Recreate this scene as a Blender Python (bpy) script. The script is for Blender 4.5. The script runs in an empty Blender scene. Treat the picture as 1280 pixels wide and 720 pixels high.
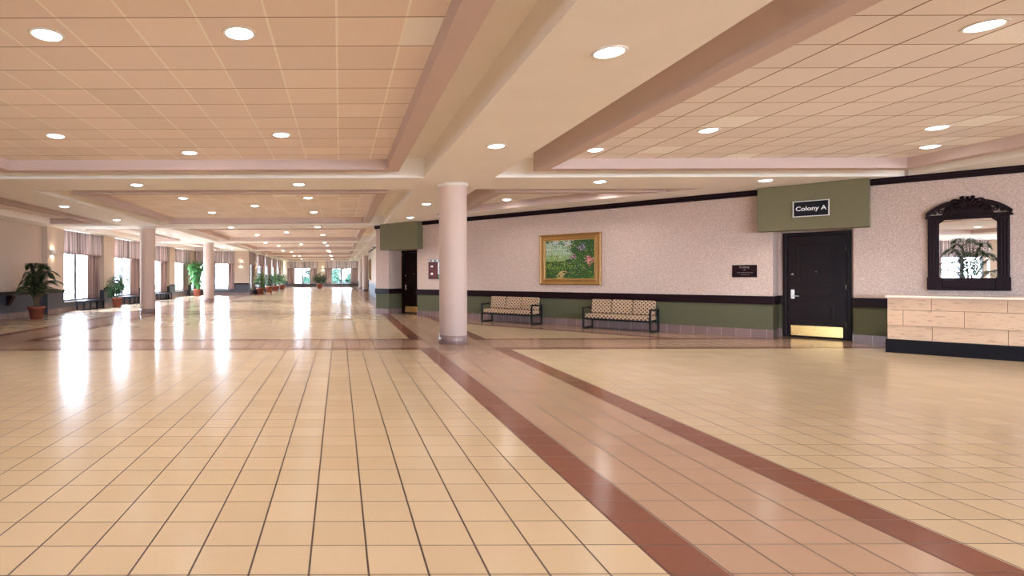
import bpy, bmesh, math, random
from mathutils import Vector, Matrix

PI = math.pi
rnd = random.Random(7)
scene = bpy.context.scene
COL = scene.collection

# ------------------------------------------------------------------ mesh builder
class MB:
    def __init__(self):
        self.v, self.f, self.m, self.s = [], [], [], []

    def face(self, pts, m=0, smooth=False):
        b = len(self.v)
        self.v.extend([tuple(p) for p in pts])
        self.f.append(tuple(range(b, b + len(pts))))
        self.m.append(m)
        self.s.append(smooth)

    def idx(self, verts, faces, m=0, smooth=False):
        b = len(self.v)
        self.v.extend([tuple(p) for p in verts])
        for f in faces:
            self.f.append(tuple(b + i for i in f))
            self.m.append(m)
            self.s.append(smooth)

    def box(self, x0, x1, y0, y1, z0, z1, m=0):
        p = [(x0, y0, z0), (x1, y0, z0), (x1, y1, z0), (x0, y1, z0), (x0, y0, z1), (x1, y0, z1), (x1, y1, z1), (x0, y1, z1)]
        self.idx(p, [(0, 3, 2, 1), (4, 5, 6, 7), (0, 1, 5, 4), (1, 2, 6, 5), (2, 3, 7, 6), (3, 0, 4, 7)], m)

    def lathe(self, prof, n=32, c=(0, 0), m=0, smooth=True, a0=0.0, a1=2 * PI, cap=True):
        full = abs(a1 - a0 - 2 * PI) < 1e-6
        k = n if full else n + 1
        vs, fs = [], []
        for r, z in prof:
            for i in range(k):
                a = a0 + (a1 - a0) * i / n
                vs.append((c[0] + r * math.cos(a), c[1] + r * math.sin(a), z))
        for j in range(len(prof) - 1):
            for i in range(n):
                i2 = (i + 1) % k
                fs.append((j * k + i, j * k + i2, (j + 1) * k + i2, (j + 1) * k + i))
        self.idx(vs, fs, m, smooth)
        if cap and full:
            if prof[0][0] > 1e-5:
                self.face([vs[i] for i in range(k)][::-1], m)
            if prof[-1][0] > 1e-5:
                self.face([vs[(len(prof) - 1) * k + i] for i in range(k)], m)

    def tube(self, path, r, n=8, m=0, smooth=True):
        path = [Vector(p) for p in path]
        rs = r if isinstance(r, (list, tuple)) else [r] * len(path)
        vs, fs = [], []
        for i, p in enumerate(path):
            t = (path[min(i + 1, len(path) - 1)] - path[max(i - 1, 0)]).normalized()
            u = t.cross(Vector((0, 0, 1)))
            if u.length < 1e-3:
                u = t.cross(Vector((1, 0, 0)))
            u.normalize()
            w = t.cross(u)
            for k in range(n):
                a = 2 * PI * k / n
                vs.append(p + (u * math.cos(a) + w * math.sin(a)) * rs[i])
        for i in range(len(path) - 1):
            for k in range(n):
                k2 = (k + 1) % n
                fs.append((i * n + k, i * n + k2, (i + 1) * n + k2, (i + 1) * n + k))
        fs.append(tuple(range(n))[::-1])
        fs.append(tuple((len(path) - 1) * n + k for k in range(n)))
        self.idx(vs, fs, m, smooth)

    def prism(self, poly, y0, y1, m=0):
        """2D outline (x, z) extruded along y."""
        n = len(poly)
        a = [(p[0], y0, p[1]) for p in poly]
        b = [(p[0], y1, p[1]) for p in poly]
        self.idx(a + b, [tuple(range(n)), tuple(range(n, 2 * n))[::-1]] + [((i + 1) % n, i, n + i, n + (i + 1) % n) for i in range(n)], m)

    def build(self, name, mats, parent=None, loc=(0, 0, 0), rz=0.0, bevel=0.0, solid=0.0, fix=True):
        me = bpy.data.meshes.new(name)
        me.from_pydata(self.v, [], self.f)
        if not isinstance(mats, (list, tuple)):
            mats = [mats]
        for m in mats:
            me.materials.append(m)
        me.polygons.foreach_set('material_index', self.m)
        me.polygons.foreach_set('use_smooth', self.s)
        if fix:
            bm = bmesh.new()
            bm.from_mesh(me)
            bmesh.ops.remove_doubles(bm, verts=bm.verts, dist=1e-6)
            bmesh.ops.recalc_face_normals(bm, faces=bm.faces)
            bm.to_mesh(me)
            bm.free()
        me.update()
        o = bpy.data.objects.new(name, me)
        COL.objects.link(o)
        if parent is not None:
            o.parent = parent
        o.location = loc
        o.rotation_euler = (0, 0, rz)
        if bevel:
            b = o.modifiers.new('bevel', 'BEVEL')
            b.width = bevel
            b.segments = 2
            b.limit_method = 'ANGLE'
        if solid:
            s = o.modifiers.new('solid', 'SOLIDIFY')
            s.thickness = solid
        return o


def tag(o, label=None, cat=None, group=None, kind=None):
    if label: o['label'] = label
    if cat: o['category'] = cat
    if group: o['group'] = group
    if kind: o['kind'] = kind
    return o


def thing(name, label, cat, loc=(0, 0, 0), rz=0.0, group=None):
    o = bpy.data.objects.new(name, None)
    o.empty_display_size = 0.2
    COL.objects.link(o)
    o.location = loc
    o.rotation_euler = (0, 0, rz)
    return tag(o, label, cat, group)


def copy_tree(o, parent=None):
    c = o.copy()
    COL.objects.link(c)
    if parent is not None:
        c.parent = parent
    for ch in list(o.children):
        copy_tree(ch, c)
    return c


def struct(o):
    o['kind'] = 'structure'
    return o

# ------------------------------------------------------------------ materials
def nt(name):
    m = bpy.data.materials.new(name)
    m.use_nodes = True
    t = m.node_tree
    return m, t, t.nodes['Principled BSDF']


def N(t, typ, **kw):
    n = t.nodes.new(typ)
    for k, v in kw.items():
        setattr(n, k, v)
    return n


def math_n(t, op, a, b=None, c=None):
    n = N(t, 'ShaderNodeMath', operation=op)
    for i, x in enumerate((a, b, c)):
        if x is None: continue
        if isinstance(x, (int, float)):
            n.inputs[i].default_value = x
        else:
            t.links.new(x, n.inputs[i])
    return n.outputs[0]


def mix(t, fac, a, b, blend='MIX'):
    n = N(t, 'ShaderNodeMix', data_type='RGBA', blend_type=blend)
    for i, x in ((0, fac), (6, a), (7, b)):
        if isinstance(x, (int, float)):
            n.inputs[i].default_value = x
        elif isinstance(x, tuple):
            n.inputs[i].default_value = (x + (1,))[:4]
        else:
            t.links.new(x, n.inputs[i])
    return n.outputs[2]


def plain(name, col, rough=0.6, metal=0.0, var=0.08, scale=6.0, spec=0.5, bump=0.0, bscale=60.0, coat=0.0, coords='Object'):
    m, t, p = nt(name)
    tc = N(t, 'ShaderNodeTexCoord')
    nz = N(t, 'ShaderNodeTexNoise')
    nz.inputs['Scale'].default_value = scale
    nz.inputs['Detail'].default_value = 4
    t.links.new(tc.outputs[coords], nz.inputs['Vector'])
    a = tuple(c * (1 - var) for c in col)
    b = tuple(min(1, c * (1 + var)) for c in col)
    t.links.new(mix(t, nz.outputs['Fac'], a, b), p.inputs['Base Color'])
    p.inputs['Roughness'].default_value = rough
    p.inputs['Metallic'].default_value = metal
    p.inputs['Specular IOR Level'].default_value = spec
    p.inputs['Coat Weight'].default_value = coat
    if bump:
        n2 = N(t, 'ShaderNodeTexNoise')
        n2.inputs['Scale'].default_value = bscale
        n2.inputs['Detail'].default_value = 3
        t.links.new(tc.outputs[coords], n2.inputs['Vector'])
        bp = N(t, 'ShaderNodeBump')
        bp.inputs['Strength'].default_value = bump
        bp.inputs['Distance'].default_value = 0.004
        t.links.new(n2.outputs['Fac'], bp.inputs['Height'])
        t.links.new(bp.outputs['Normal'], p.inputs['Normal'])
    return m


def grid_uv(t, px, py, size, ox=0.0, oy=0.0):
    """cell fraction and cell number of world x, y on a square grid"""
    ge = N(t, 'ShaderNodeNewGeometry')
    sp = N(t, 'ShaderNodeSeparateXYZ')
    t.links.new(ge.outputs['Position'], sp.inputs[0])
    u = math_n(t, 'DIVIDE', math_n(t, 'SUBTRACT', sp.outputs[0], px), size)
    v = math_n(t, 'DIVIDE', math_n(t, 'SUBTRACT', sp.outputs[1], py), size)
    return u, v, ge


def joint(t, u, w):
    fr = math_n(t, 'FRACT', u)
    d = math_n(t, 'ABSOLUTE', math_n(t, 'SUBTRACT', fr, 0.5))
    return math_n(t, 'GREATER_THAN', d, 0.5 - w)


def cell_rand(t, u, v):
    c = N(t, 'ShaderNodeCombineXYZ')
    t.links.new(math_n(t, 'FLOOR', u), c.inputs[0])
    t.links.new(math_n(t, 'FLOOR', v), c.inputs[1])
    w = N(t, 'ShaderNodeTexWhiteNoise', noise_dimensions='2D')
    t.links.new(c.outputs[0], w.inputs['Vector'])
    return w.outputs['Value'], w.outputs['Color']


TILE = 0.3045
def floor_mat(name, c1, c2, grout, rough, spec=0.5, tilt=0.0005, jw=(0.018, 0.013)):
    m, t, p = nt(name)
    u, v, ge = grid_uv(t, -0.161, 2.812, TILE)
    ju = joint(t, u, jw[0])
    jv = joint(t, v, jw[1])
    j = math_n(t, 'MAXIMUM', ju, jv)
    val, colr = cell_rand(t, u, v)
    nz = N(t, 'ShaderNodeTexNoise')
    nz.inputs['Scale'].default_value = 0.35
    nz.inputs['Detail'].default_value = 3
    t.links.new(ge.outputs['Position'], nz.inputs['Vector'])
    fac = math_n(t, 'ADD', math_n(t, 'MULTIPLY', val, 0.55), math_n(t, 'MULTIPLY', nz.outputs['Fac'], 0.45))
    tile = mix(t, fac, c1, c2)
    n3 = N(t, 'ShaderNodeTexNoise')
    n3.inputs['Scale'].default_value = 45
    n3.inputs['Detail'].default_value = 4
    t.links.new(ge.outputs['Position'], n3.inputs['Vector'])
    sp = mix(t, math_n(t, 'MULTIPLY', n3.outputs['Fac'], 0.12), tile, (0.30, 0.19, 0.10))
    t.links.new(mix(t, j, sp, grout), p.inputs['Base Color'])
    rr = math_n(t, 'ADD', math_n(t, 'MULTIPLY', val, 0.02), rough)
    t.links.new(math_n(t, 'MAXIMUM', rr, math_n(t, 'MULTIPLY', j, 0.5)), p.inputs['Roughness'])
    p.inputs['Specular IOR Level'].default_value = spec
    # every tile is laid a hair out of level
    vm = N(t, 'ShaderNodeVectorMath', operation='SUBTRACT')
    t.links.new(colr, vm.inputs[0])
    vm.inputs[1].default_value = (0.5, 0.5, 0.5)
    vs = N(t, 'ShaderNodeVectorMath', operation='SCALE')
    t.links.new(vm.outputs[0], vs.inputs[0])
    vs.inputs['Scale'].default_value = tilt
    va = N(t, 'ShaderNodeVectorMath', operation='ADD')
    t.links.new(ge.outputs['Normal'], va.inputs[0])
    t.links.new(vs.outputs[0], va.inputs[1])
    vn = N(t, 'ShaderNodeVectorMath', operation='NORMALIZE')
    t.links.new(va.outputs[0], vn.inputs[0])
    t.links.new(vn.outputs[0], p.inputs['Normal'])
    return m


def ceil_tile_mat():
    m, t, p = nt('acoustic ceiling tile')
    u, v, ge = grid_uv(t, -0.02, 4.83, 0.61)
    ju = joint(t, u, 0.017)
    jv = joint(t, v, 0.011)
    val, _ = cell_rand(t, u, v)
    sepp = N(t, 'ShaderNodeSeparateXYZ')
    t.links.new(ge.outputs['Position'], sepp.inputs[0])
    rside = math_n(t, 'GREATER_THAN', sepp.outputs[0], 3.5)
    lside = math_n(t, 'LESS_THAN', sepp.outputs[0], 1.8)
    base = mix(t, val, (0.85, 0.755, 0.70), (0.95, 0.845, 0.785))
    # whiter light by the doors put in the tile colour; some tiles newer, paler
    rbase = mix(t, val, (0.84, 0.785, 0.765), (0.90, 0.845, 0.825))
    base = mix(t, rside, base, rbase)
    new = math_n(t, 'MULTIPLY', math_n(t, 'GREATER_THAN', val, 0.91), math_n(t, 'MAXIMUM', rside, math_n(t, 'GREATER_THAN', val, 0.985)))
    base = mix(t, new, base, (0.98, 0.97, 0.95))
    n3 = N(t, 'ShaderNodeTexNoise')
    n3.inputs['Scale'].default_value = 70
    n3.inputs['Detail'].default_value = 5
    t.links.new(ge.outputs['Position'], n3.inputs['Vector'])
    base = mix(t, math_n(t, 'MULTIPLY', n3.outputs['Fac'], 0.10), base, (0.55, 0.42, 0.32))
    c = mix(t, ju, base, mix(t, lside, (0.26, 0.17, 0.12), (1.0, 0.96, 0.88)))
    c = mix(t, jv, c, (0.30, 0.19, 0.13))
    t.links.new(c, p.inputs['Base Color'])
    p.inputs['Roughness'].default_value = 0.9
    p.inputs['Specular IOR Level'].default_value = 0.1
    return m


def wallpaper(name, a, b, scale=26.0):
    m, t, p = nt(name)
    tc = N(t, 'ShaderNodeTexCoord')
    vo = N(t, 'ShaderNodeTexVoronoi')
    vo.inputs['Scale'].default_value = scale
    t.links.new(tc.outputs['Object'], vo.inputs['Vector'])
    nz = N(t, 'ShaderNodeTexNoise')
    nz.inputs['Scale'].default_value = scale * 0.8
    nz.inputs['Detail'].default_value = 3
    nz.inputs['Distortion'].default_value = 1.5
    t.links.new(tc.outputs['Object'], nz.inputs['Vector'])
    f = math_n(t, 'GREATER_THAN', math_n(t, 'ADD', math_n(t, 'MULTIPLY', vo.outputs['Distance'], 0.5), nz.outputs['Fac']), 0.70)
    t.links.new(mix(t, f, a, b), p.inputs['Base Color'])
    p.inputs['Roughness'].default_value = 0.75
    p.inputs['Specular IOR Level'].default_value = 0.25
    return m


def base_tile_mat():
    m, t, p = nt('mauve base tile')
    tc = N(t, 'ShaderNodeTexCoord')
    sp = N(t, 'ShaderNodeSeparateXYZ')
    t.links.new(tc.outputs['Object'], sp.inputs[0])
    u = math_n(t, 'DIVIDE', math_n(t, 'ADD', sp.outputs[0], sp.outputs[1]), TILE)
    j = joint(t, u, 0.012)
    val, _ = cell_rand(t, u, math_n(t, 'MULTIPLY', u, 0.0))
    c = mix(t, val, (0.185, 0.120, 0.110), (0.225, 0.148, 0.136))
    t.links.new(mix(t, j, c, (0.40, 0.30, 0.27)), p.inputs['Base Color'])
    p.inputs['Roughness'].default_value = 0.25
    return m


def emit(name, col, s):
    m = bpy.data.materials.new(name)
    m.use_nodes = True
    t = m.node_tree
    t.nodes.clear()
    e = N(t, 'ShaderNodeEmission')
    e.inputs[0].default_value = col + (1,)
    e.inputs[1].default_value = s
    o = N(t, 'ShaderNodeOutputMaterial')
    t.links.new(e.outputs[0], o.inputs[0])
    return m


def curtain_mat(name, col, trans, sheer=0.0):
    m, t, p = nt(name)
    t.nodes.remove(p)
    out = [n for n in t.nodes if n.type == 'OUTPUT_MATERIAL'][0]
    d = N(t, 'ShaderNodeBsdfDiffuse')
    tr = N(t, 'ShaderNodeBsdfTranslucent')
    tc = N(t, 'ShaderNodeTexCoord')
    wv = N(t, 'ShaderNodeTexNoise')
    mp = N(t, 'ShaderNodeMapping')
    mp.inputs['Scale'].default_value = (7, 7, 0.12)
    t.links.new(tc.outputs['Object'], mp.inputs[0])
    t.links.new(mp.outputs[0], wv.inputs['Vector'])
    wv.inputs['Scale'].default_value = 2.2
    cr = N(t, 'ShaderNodeMapRange')
    cr.inputs[1].default_value, cr.inputs[2].default_value = .33, .67
    t.links.new(wv.outputs['Fac'], cr.inputs[0])
    c = mix(t, cr.outputs[0], tuple(x * 0.35 for x in col), tuple(min(1, x * 1.5) for x in col))  # vertical streaks paint the light through the folds into the cloth colour
    t.links.new(c, d.inputs[0])
    t.links.new(c, tr.inputs[0])
    mx = N(t, 'ShaderNodeMixShader')
    mx.inputs[0].default_value = trans
    t.links.new(d.outputs[0], mx.inputs[1])
    t.links.new(tr.outputs[0], mx.inputs[2])
    if sheer:
        tp = N(t, 'ShaderNodeBsdfTransparent')
        m2 = N(t, 'ShaderNodeMixShader')
        m2.inputs[0].default_value = sheer
        t.links.new(mx.outputs[0], m2.inputs[1])
        t.links.new(tp.outputs[0], m2.inputs[2])
        mx = m2
    t.links.new(mx.outputs[0], out.inputs[0])
    return m


def pane_mat():
    m = bpy.data.materials.new('window glass')
    m.use_nodes = True
    t = m.node_tree
    t.nodes.clear()
    tr = N(t, 'ShaderNodeBsdfTransparent')
    gl = N(t, 'ShaderNodeBsdfGlossy')
    gl.inputs['Roughness'].default_value = 0.02
    mx = N(t, 'ShaderNodeMixShader')
    mx.inputs[0].default_value = 0.06
    o = N(t, 'ShaderNodeOutputMaterial')
    t.links.new(tr.outputs[0], mx.inputs[1])
    t.links.new(gl.outputs[0], mx.inputs[2])
    t.links.new(mx.outputs[0], o.inputs[0])
    return m


def leaf_mat(name, a, b, rough=0.35):
    m, t, p = nt(name)
    oi = N(t, 'ShaderNodeTexCoord')
    nz = N(t, 'ShaderNodeTexNoise')
    nz.inputs['Scale'].default_value = 5
    t.links.new(oi.outputs['Object'], nz.inputs['Vector'])
    t.links.new(mix(t, nz.outputs['Fac'], a, b), p.inputs['Base Color'])
    p.inputs['Roughness'].default_value = rough
    return m


def fabric_mat():
    m, t, p = nt('diamond patterned upholstery')
    tc = N(t, 'ShaderNodeTexCoord')
    mp = N(t, 'ShaderNodeMapping')
    mp.inputs['Rotation'].default_value = (0, PI / 4, 0)
    mp.inputs['Scale'].default_value = (1, 1, 1)
    t.links.new(tc.outputs['Object'], mp.inputs[0])
    sp = N(t, 'ShaderNodeSeparateXYZ')
    t.links.new(mp.outputs[0], sp.inputs[0])
    sy = N(t, 'ShaderNodeSeparateXYZ')
    t.links.new(tc.outputs['Object'], sy.inputs[0])
    k = 14.0
    a = math_n(t, 'FRACT', math_n(t, 'MULTIPLY', math_n(t, 'ADD', sp.outputs[0], math_n(t, 'MULTIPLY', sy.outputs[1], 0.7)), k))
    b = math_n(t, 'FRACT', math_n(t, 'MULTIPLY', math_n(t, 'ADD', sp.outputs[2], math_n(t, 'MULTIPLY', sy.outputs[1], 0.7)), k))
    da = math_n(t, 'LESS_THAN', math_n(t, 'ABSOLUTE', math_n(t, 'SUBTRACT', a, 0.5)), 0.29)
    db = math_n(t, 'LESS_THAN', math_n(t, 'ABSOLUTE', math_n(t, 'SUBTRACT', b, 0.5)), 0.29)
    f = math_n(t, 'MULTIPLY', da, db)
    t.links.new(mix(t, f, (0.50, 0.355, 0.225), (0.11, 0.045, 0.025)), p.inputs['Base Color'])
    p.inputs['Roughness'].default_value = 0.9
    return m


def stone_mat():
    m, t, p = nt('travertine block')
    tc = N(t, 'ShaderNodeTexCoord')
    mp = N(t, 'ShaderNodeMapping')
    mp.inputs['Scale'].default_value = (2.5, 2.5, 14)
    t.links.new(tc.outputs['Object'], mp.inputs[0])
    nz = N(t, 'ShaderNodeTexNoise')
    nz.inputs['Scale'].default_value = 2.5
    nz.inputs['Detail'].default_value = 8
    nz.inputs['Roughness'].default_value = 0.7
    t.links.new(mp.outputs[0], nz.inputs['Vector'])
    n2 = N(t, 'ShaderNodeTexNoise')
    n2.inputs['Scale'].default_value = 1.2
    t.links.new(tc.outputs['Object'], n2.inputs['Vector'])
    c = mix(t, n2.outputs['Fac'], (0.46, 0.30, 0.185), (0.63, 0.44, 0.29))
    r = N(t, 'ShaderNodeMapRange')
    r.inputs[1].default_value = 0.54
    r.inputs[2].default_value = 0.74
    t.links.new(nz.outputs['Fac'], r.inputs[0])
    t.links.new(mix(t, r.outputs[0], c, (0.16, 0.09, 0.05)), p.inputs['Base Color'])
    p.inputs['Roughness'].default_value = 0.35
    return m


def attr_mat(name, rough=0.5):
    m, t, p = nt(name)
    a = N(t, 'ShaderNodeAttribute', attribute_name='paint')
    t.links.new(a.outputs['Color'], p.inputs['Base Color'])
    p.inputs['Roughness'].default_value = rough
    return m


M = {}
M['cream'] = floor_mat('cream floor tile', (0.465, 0.342, 0.214), (0.525, 0.398, 0.264), (0.05, 0.024, 0.013), 0.175)
M['tan'] = floor_mat('tan floor tile', (0.345, 0.215, 0.145), (0.395, 0.252, 0.172), (0.08, 0.045, 0.03), 0.165)
M['dark'] = floor_mat('maroon floor tile', (0.155, 0.055, 0.038), (0.19, 0.068, 0.047), (0.09, 0.04, 0.03), 0.15, spec=0.16, tilt=0.001)
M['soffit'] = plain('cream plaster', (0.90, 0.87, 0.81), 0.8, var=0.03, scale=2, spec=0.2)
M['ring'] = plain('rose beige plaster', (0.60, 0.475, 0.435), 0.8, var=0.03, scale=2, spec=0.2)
M['ctile'] = ceil_tile_mat()
M['paper'] = wallpaper('rose wallpaper', (0.66, 0.53, 0.45), (0.52, 0.395, 0.335), 48.0)
M['plainpaper'] = plain('beige wallcovering', (0.60, 0.49, 0.40), 0.8, var=0.05, scale=30, spec=0.2)
M['green'] = plain('green wainscot fabric', (0.105, 0.105, 0.060), 0.85, var=0.25, scale=40, spec=0.2)
M['slate'] = plain('slate wainscot', (0.055, 0.055, 0.066), 0.6, var=0.15, scale=20)
M['sage'] = plain('sage painted board', (0.175, 0.160, 0.090), 0.7, var=0.04, scale=3, spec=0.25)
M['rail'] = plain('dark mahogany', (0.013, 0.004, 0.006), 0.4, var=0.3, scale=12, spec=0.12)
M['wood'] = plain('espresso door wood', (0.012, 0.003, 0.003), 0.35, var=0.35, scale=9, spec=0.15)
M['basetile'] = base_tile_mat()
M['column'] = plain('column plaster', (0.70, 0.56, 0.48), 0.6, var=0.03, scale=2, spec=0.3)
M['black'] = plain('black enamel', (0.010, 0.009, 0.011), 0.4, var=0.2, spec=0.25)
M['kick'] = plain('black plinth', (0.004, 0.003, 0.005), 0.45, var=0.2, spec=0.12)
M['brass'] = plain('polished brass', (0.80, 0.55, 0.22), 0.22, metal=1.0, var=0.06)
M['silver'] = plain('satin nickel', (0.70, 0.66, 0.60), 0.3, metal=1.0, var=0.05)
M['gold'] = plain('gilded frame', (0.34, 0.17, 0.045), 0.42, metal=0.35, var=0.35, scale=25, bump=0.8, bscale=70)
M['goldin'] = plain('gilded lip', (0.52, 0.33, 0.10), 0.4, metal=0.4, var=0.2, scale=30)
M['terra'] = plain('terracotta', (0.23, 0.055, 0.028), 0.7, var=0.15, scale=8)
M['soil'] = plain('potting soil', (0.03, 0.02, 0.014), 0.95, var=0.4, scale=40)
M['stem'] = plain('brown stem', (0.13, 0.08, 0.04), 0.8, var=0.3, scale=20)
M['palm'] = leaf_mat('palm frond green', (0.012, 0.035, 0.012), (0.035, 0.085, 0.022))
M['ficus'] = leaf_mat('dark leaf green', (0.015, 0.040, 0.016), (0.04, 0.095, 0.03))
M['bright'] = leaf_mat('mid leaf green', (0.025, 0.10, 0.022), (0.065, 0.20, 0.045))
M['out'] = leaf_mat('garden leaf green', (0.004, 0.020, 0.012), (0.020, 0.070, 0.040), 0.8)  # dark evergreen foliage of the garden trees
M['fabric'] = fabric_mat()
M['stone'] = stone_mat()
M['slab'] = plain('pale marble slab', (0.70, 0.58, 0.47), 0.25, var=0.12, scale=5)
M['valance'] = curtain_mat('sheer valance', (0.62, 0.53, 0.53), 0.10)
M['drape'] = curtain_mat('mauve drape', (0.42, 0.30, 0.28), 0.10)
M['pane'] = pane_mat()
M['wframe'] = plain('grey window frame', (0.16, 0.16, 0.18), 0.4, var=0.05)
M['sill'] = plain('pale sill', (0.62, 0.58, 0.55), 0.4, var=0.05)
M['white'] = plain('white trim', (0.80, 0.76, 0.70), 0.4, var=0.02)
LAMP = (1.0, 0.97, 0.93)
M['lamp'] = emit('downlight lens', LAMP, 9.0)
M['sconcelamp'] = emit('sconce lens', (1.0, 0.84, 0.64), 40.0)
M['mirror'] = plain('mirror silver', (0.90, 0.92, 0.93), 0.01, metal=1.0, var=0.0)
M['signblack'] = plain('black sign face', (0.006, 0.006, 0.008), 0.35, var=0.1, spec=0.2)
M['signwhite'] = plain('white sign lettering', (0.85, 0.85, 0.85), 0.5, var=0.0)
M['greytext'] = plain('dull grey lettering', (0.28, 0.22, 0.20), 0.5, var=0.0)
M['maroon'] = plain('maroon panel', (0.10, 0.018, 0.020), 0.4, var=0.1)
M['posterwhite'] = plain('white board sheet', (0.78, 0.80, 0.84), 0.5, var=0.02)
M['posterblue'] = plain('dark blue print', (0.02, 0.03, 0.06), 0.5, var=0.1)
M['postergreen'] = plain('green print', (0.06, 0.16, 0.06), 0.5, var=0.1)
M['lowbench'] = plain('dark bench top', (0.008, 0.008, 0.011), 0.5, var=0.2, spec=0.15)
M['lawn'] = plain('lawn grass', (0.05, 0.13, 0.04), 0.9, var=0.4, scale=3)
M['paint'] = attr_mat('oil paint', 0.6)

# ------------------------------------------------------------------ dimensions
SOF, GAP, RING, CT = 3.55, 3.95, 3.565, 3.76
BY = [-9.05, 1.65, 12.35, 23.05, 33.75, 44.45, 55.15, 65.85]     # cross beams
XR, XL = 2.565, -7.95                                            # column lines
WALL_A = math.atan2(-0.7330, 0.6802)                             # direction of the slanting wall
WO = Vector((1.48, 22.65, 0))                                    # its far end
wa, wi = Vector((0.6802, -0.7330, 0)), Vector((0.7330, 0.6802, 0))   # along it, into it
def wpt(s, y=0.0, z=0.0):
    q = WO + wa * s + wi * y
    return (q.x, q.y, z)

# ------------------------------------------------------------------ floor
def build_floor():
    bm = bmesh.new()
    vs = [bm.verts.new(p) for p in ((-12.6, -14.8, 0), (19.2, -14.8, 0), (19.2, 75.5, 0), (-12.6, 75.5, 0))]
    bm.faces.new(vs)
    def cut(co, no):
        bmesh.ops.bisect_plane(bm, geom=bm.verts[:] + bm.edges[:] + bm.faces[:], plane_co=co, plane_no=no)
    XB = [(1.655, 3.48), (-8.90, -7.13)]
    D = 0.305
    for a, b in XB:
        for x in (a, a + D, b - D, b):
            cut((x, 0, 0), (1, 0, 0))
    for c in BY:
        for y in (c - .975, c - .975 + D, c + .975 - D, c + .975):
            cut((0, y, 0), (0, 1, 0))
    nrm = (wi.x, wi.y, 0)
    for off in (-1.5, -1.8):
        cut(wpt(0, off), nrm)
    def kind(x, y):
        core = dark = False
        for a, b in XB:
            if a < x < b:
                if a + D < x < b - D: core = True
                else: dark = True
        for c in BY:
            d = abs(y - c)
            if d < .975:
                if d < .975 - D: core = True
                else: dark = True
        off = (Vector((x, y, 0)) - WO).dot(wi)
        if x > 3.48 and y > 13.32:
            if off > -1.5: return 1
            if off > -1.8 and not core: return 2
        return 1 if core else 2 if dark else 0
    for f in bm.faces:
        c = f.calc_center_median()
        f.material_index = kind(c.x, c.y)
    bmesh.ops.recalc_face_normals(bm, faces=bm.faces)
    for f in bm.faces:
        if f.normal.z < 0: f.normal_flip()
    me = bpy.data.meshes.new('floor')
    bm.to_mesh(me)
    bm.free()
    for k in ('cream', 'tan', 'dark'): me.materials.append(M[k])
    o = bpy.data.objects.new('floor', me)
    COL.objects.link(o)
    struct(o)
build_floor()

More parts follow.
